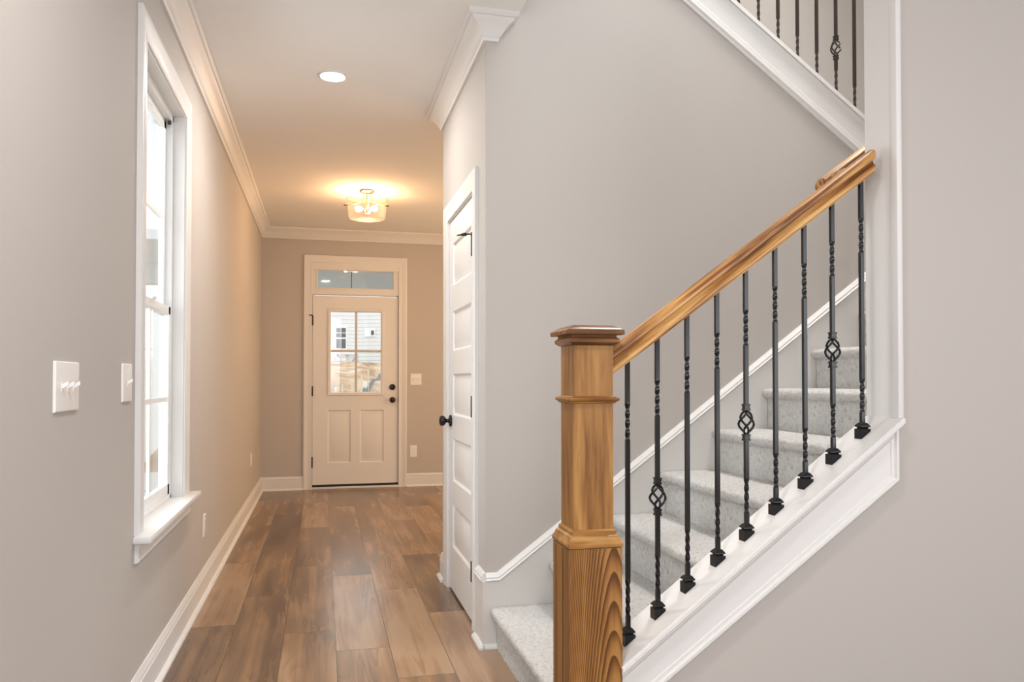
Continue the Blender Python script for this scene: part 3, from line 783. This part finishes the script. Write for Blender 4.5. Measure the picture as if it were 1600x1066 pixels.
# ------------------------------------------------------------ wall plates
def plate(name, label, cat, fn, u, v, w, h, kind, gangs=1, group=None):
    loc = fn(u, v, 0)
    t = thing(name, label, cat, loc, group)
    a, b, c, d = u - w / 2, u + w / 2, v - h / 2, v + h / 2
    mb = MB(); prev = None
    for ins, dp in ((0, 0), (0, .003), (.003, .006), (.006, .0065)):
        ring = [fn(a + ins, c + ins, dp), fn(b - ins, c + ins, dp), fn(b - ins, d - ins, dp), fn(a + ins, d - ins, dp)]
        if prev:
            for q in range(4): mb.face([prev[q], prev[(q + 1) % 4], ring[(q + 1) % 4], ring[q]])
        else: mb.face(ring)
        prev = ring
    mb.face(prev); mb.build('plate', PLASTIC, t)
    for g in range(gangs):
        uc = u + (g - (gangs - 1) / 2) * .046
        if kind == 'toggle':
            MB().prism([(uc - .005, v - .012), (uc + .005, v - .012), (uc + .005, v + .012), (uc - .005, v + .012)], fn, .006, .0075).build('toggle_bezel', PLASTIC, t)
            def tf(p, q, w_): return fn(p, q + (w_ - .006) * .55, w_)
            MB().prism([(uc - .0035, v - .005), (uc + .0035, v - .005), (uc + .0035, v + .005), (uc - .0035, v + .005)], tf, .006, .021).build('toggle', PLASTIC, t)
        elif kind == 'rocker':
            MB().prism([(uc - .0165, v - .033), (uc + .0165, v - .033), (uc + .0165, v + .033), (uc - .0165, v + .033)], fn, .006, .0085).build('rocker', PLASTIC, t)
        else:
            for s in (-1, 1):
                vc = v + s * .0195
                r = MB().prism([(uc - .0165, vc - .014), (uc + .0165, vc - .014), (uc + .0165, vc + .014), (uc - .0165, vc + .014)], fn, .006, .0085).build('receptacle', PLASTIC, t)
                m2 = MB()
                for dx in (-.006, .006): m2.prism([(uc + dx - .001, vc - .002), (uc + dx + .001, vc - .002), (uc + dx + .001, vc + .006), (uc + dx - .001, vc + .006)], fn, .0084, .0088)
                m2.build('slot', SLOT, r)
    return t
plate('light_switch', 'white triple toggle switch plate on left wall nearest the camera', 'light switch', on_left, 2.145, 1.139, .185, .124, 'toggle', 3)
t = plate('light_switch', 'glossy white single switch plate just left of the tall window', 'light switch', on_left, 2.757, 1.146, .120, .124, 'toggle', 1)
plate('light_switch', 'white double switch plate on far wall right of entry door', 'light switch', on_far, .984, 1.158, .122, .124, 'toggle', 2)
plate('wall_outlet', 'white outlet on left wall below and beyond the window sill', 'wall outlet', on_left, 4.50, .368, .075, .118, 'outlet')
plate('wall_outlet', 'faint white outlet low on left wall near the far corner', 'wall outlet', on_left, 7.34, .440, .072, .116, 'outlet')
plate('wall_outlet', 'white outlet low on the far wall right of the entry door', 'wall outlet', on_far, .959, .379, .076, .128, 'outlet')

# ------------------------------------------------------------ ceiling lights
t = thing('recessed_light', 'round white recessed light lit in the hall ceiling', 'ceiling light', (.045, 4.142, CEIL))
MB().sweep([(.045 + .060 * math.cos(a * PI / 24), 4.142 + .060 * math.sin(a * PI / 24)) for a in range(48)], [(0, CEIL - .001), (-.003, CEIL - .006), (-.018, CEIL - .004), (-.021, CEIL)], flat, closed=True).build('trim_ring', TRIM, t)
MB().lathe([(.060, 0), (.061, -.004), (.03, -.0045)], (.045, 4.142, CEIL), 'Z', 48).build('lens', LED, t)
LX, LY = .355, 6.60
t = thing('flush_mount_light', 'semi-flush ceiling light with clear glass drum and warm bulbs', 'ceiling light', (LX, LY, CEIL))
MB().lathe([(.060, 0), (.064, -.006), (.062, -.014), (.050, -.022), (.020, -.026), (.0, -.026)], (LX, LY, CEIL), 'Z', 40).build('canopy', NICKEL, t)
mb = MB()
prof = [(.152, 2.500), (.150, 2.503), (.166, 2.668), (.170, 2.668), (.154, 2.498)]
seg = 56; R = []
for r, z in [(.0, 2.500), (.120, 2.498), (.143, 2.503), (.152, 2.515), (.168, 2.668)]:
    R.append([mb.bm.verts.new((LX + r * math.cos(2 * PI * i / seg), LY + r * math.sin(2 * PI * i / seg), z)) for i in range(seg)] if r else [mb.bm.verts.new((LX, LY, z))])
for i in range(seg): mb.bm.faces.new((R[0][0], R[1][i], R[1][(i + 1) % seg]))
for a, b in zip(R[1:], R[2:]):
    for i in range(seg): mb.bm.faces.new((a[i], b[i], b[(i + 1) % seg], a[(i + 1) % seg]))
sh_ = mb.build('glass_shade', SEEDED, t, smooth=60)
MB().sweep([(LX + .168 * math.cos(a * PI / 28), LY + .168 * math.sin(a * PI / 28)) for a in range(56)], [(-.002, 2.664), (.002, 2.664), (.002, 2.670), (-.002, 2.670)], flat, closed=True).build('shade_rim', glass('rim_glass', (.9, .88, .85), 1.5), sh_)
for a in (PI * 1.02, -.35, PI * .42):
    ca, sa = math.cos(a), math.sin(a); pts = []
    for i in range(15):
        q = i / 14; r = .024 + .136 * q ** 2.2; z = CEIL - .024 - .105 * (1 - (1 - q) ** 1.7)
        pts.append((LX + ca * r, LY + sa * r, z))
    arm = MB().tube(pts, .0045).build('arm', NICKEL, t)
    MB().tube([(LX + ca * .158, LY + sa * .158, pts[-1][2]), (LX + ca * .190, LY + sa * .190, pts[-1][2])], .012, 12).build('arm_knob', NICKEL, arm)
MB().lathe([(.007, -.026), (.007, -.155), (.020, -.160), (.022, -.180), (.006, -.190)], (LX, LY, CEIL), 'Z', 16).build('stem', NICKEL, t)
for a, rr in ((PI * .95, .062), (-.55, .062), (PI * .45, .062)):
    ca, sa = math.cos(a), math.sin(a)
    so = MB().tube([(LX + ca * .012, LY + sa * .012, CEIL - .166), (LX + ca * .034, LY + sa * .034, CEIL - .160)], .013, 12).build('bulb_socket', NICKEL, t)
    mb = MB()
    P0 = Vector((LX + ca * .036, LY + sa * .036, CEIL - .160)); dr = Vector((ca, sa, .12)).normalized()
    mb.tube([P0 + dr * q for q in (0, .010, .022, .036, .048, .056, .059)], [.010, .013, .021, .025, .021, .012, .004], 16)
    mb.build('bulb', BULB, so, smooth=80)

# ------------------------------------------------------------ outside: porch, soil, houses
struct('floor_porch', MB().box(-2.5, 3.5, D + .14, 10.7, -.2, -.02), CONC, 'concrete porch beyond the entry door', 'porch')
mb = MB().box(-2.5, 3.5, D + .14, 10.7, 2.60, 2.70).box(-2.5, 3.5, 10.45, 10.7, 2.36, 2.60)
struct('ceiling_porch', mb, PORCH, 'grey porch ceiling seen through the transom', 'porch ceiling')
t = thing('porch_pendant', 'thin dark pendant rod hanging from porch ceiling behind transom', 'pendant', (.335, 9.6, 2.6))
MB().tube([(.335, 9.6, 2.6), (.335, 9.6, 2.262)], .004).build('rod', IRON, t)
MB().lathe([(.006, 0), (.012, -.008), (.012, -.03), (.004, -.04)], (.335, 9.6, 2.270), 'Z', 12).build('finial', IRON, t)
def lerp(tab, y):
    for (a, b), (c, d) in zip(tab, tab[1:]):
        if y <= c: return b + (d - b) * (y - a) / (c - a)
    return tab[-1][1]
TAB = [(8.7, -.35), (12, -.2), (14, .1), (20, .80), (30, 1.25), (45, 1.75), (60, 2.45), (62, 2.5), (95, 2.6)]
bm = bmesh.new(); rows = []
ys = [8.6 + (q / 90) ** 1.6 * 86 for q in range(91)]
for y in ys:
    row = []
    for i in range(81):
        x = -34 + i * .85
        if abs(x) < 6: pass
        z = lerp(TAB, y) + (noise.noise(Vector((x * .35, y * .22, 0))) * .35 + noise.noise(Vector((x * 1.3, y * .7, 4))) * .16) * min(1, max(0, (y - 15) / 12))
        row.append(bm.verts.new((x, y, z)))
    rows.append(row)
for r, q in zip(rows, rows[1:]):
    for i in range(80): bm.faces.new((r[i], r[i + 1], q[i + 1], q[i]))
mb = MB(); mb.bm.free(); mb.bm = bm
struct('floor_yard', mb, DIRT, 'bare orange clay ground rising outside the entry door', 'ground', 80)
# side yard past the window
struct('floor_side_yard', MB().box(-34, XL - .16, -6, 8.6, -.6, -.4), DIRT, 'ground outside left window', 'ground')

HY = 60
h = thing('neighbor_house', 'white sided house across the dirt yard, seen through door glass', 'house', (2, HY, 2.3))
mb = MB().box(-6.5, 2.55, HY, HY + 9, 3.3, 8.4); mb.build('wall', SIDING, h)
MB().box(-6.5, 2.55, HY - .06, HY + 9, 1.6, 3.1).build('foundation', STONE, h)
MB().box(-6.6, 2.6, HY - .05, HY + 9, 3.1, 3.36).build('trim_band', TRIM, h)
mb = MB().prism([(2.55, HY - .0), (7.5, HY - 2.6), (9.0, HY + 3), (2.55, HY + 6)], flat, 1.6, 8.6); mb.build('wing_wall', SIDING, h)
MB().prism([(-7.2, 8.4), (2.9, 8.4), (2.9, 8.62), (-2, 11.6), (-7.2, 8.62)], lambda u, v, w: (u, w, v), HY - .6, HY + 9).build('roof', ROOFM, h)
def hwin(x0, x1, z0, z1):
    f = MB().box(x0 - .1, x1 + .1, HY - .05, HY + .05, z0 - .1, z1 + .1).build('window', TRIM, h)
    mb = MB(); zc = z0 + (z1 - z0) * .5; xc = (x0 + x1) / 2
    for a, b in ((x0, xc - .03), (xc + .03, x1)):
        for c, d in ((z0, zc - .06), (zc + .06, z0 + (z1 - z0) * .74), (z0 + (z1 - z0) * .78, z1)): mb.box(a, b, HY - .07, HY - .04, c, d)
    mb.build('pane', DARKWIN, f)
hwin(.98, 1.68, 3.52, 5.05)
f = MB().prism([(3.05, 4.4), (3.85, 4.4), (3.85, 5.05), (3.05, 5.05)], lambda u, v, w: (u, HY - (u - 2.55) * .5253 - w, v), .02, .06).build('window', TRIM, h)
MB().prism([(3.53, 4.52), (3.73, 4.52), (3.73, 4.86), (3.53, 4.86)], lambda u, v, w: (u, HY - (u - 2.55) * .5253 - w, v), .06, .09).build('pane', DARKWIN, f)
h = thing('neighbor_house', 'pale sided house next door, glimpsed through the left window', 'house', (-5.8, 29, -.4))
MB().box(-9, -2.6, 10.5, 48, -.4, 9.0).build('wall', plain('bright_white_siding', (.78, .83, .86), .6), h)
MB().prism([(-9.3, 9.0), (-2.3, 9.0), (-5.8, 11.8)], lambda u, v, w: (u, w, v), 10.2, 48.3).build('roof', ROOFM, h)
# silt fences
def silt(label, pts, hgt, stakes):
    t = thing('silt_fence', label, 'silt fence', (*pts[0], lerp(TAB, pts[0][1])), 'silt fences in the yard')
    n_ = 40; mb = MB(); A = []
    for i in range(n_ + 1):
        q = i / n_ * (len(pts) - 1); k = min(int(q), len(pts) - 2); f = q - k
        x = pts[k][0] + (pts[k + 1][0] - pts[k][0]) * f; y = pts[k][1] + (pts[k + 1][1] - pts[k][1]) * f
        z = lerp(TAB, y) - .1; hh = hgt * (.75 + .25 * abs(math.cos(q * PI * 1.5)))
        A.append([(x, y, z), (x, y, z + hh), (x + .0, y + .02, z + hh), (x, y + .02, z)])
    for a, b in zip(A, A[1:]):
        for j in range(4): mb.face([a[j], a[(j + 1) % 4], b[(j + 1) % 4], b[j]])
    mb.build('fabric', FABRIC, t)
    for q in stakes:
        k = min(int(q), len(pts) - 2); f = q - k
        x = pts[k][0] + (pts[k + 1][0] - pts[k][0]) * f; y = pts[k][1] + (pts[k + 1][1] - pts[k][1]) * f
        z = lerp(TAB, y); MB().box(x - .02, x + .02, y - .04, y, z - .1, z + hgt + .25).build('stake', STAKE, t)
silt('blue-grey silt fence low in the yard, seen in lower left pane', [(-.6, 17.0), (.15, 16.6), (.45, 17.6), (.78, 18.4)], .30, (.7, 1.4, 1.9, 2.6))
silt('blue-grey silt fence climbing to the right, seen in lower right pane', [(.80, 18.4), (1.05, 19.5), (1.9, 27), (3.0, 32)], .36, (.4, 1.1, 1.8))
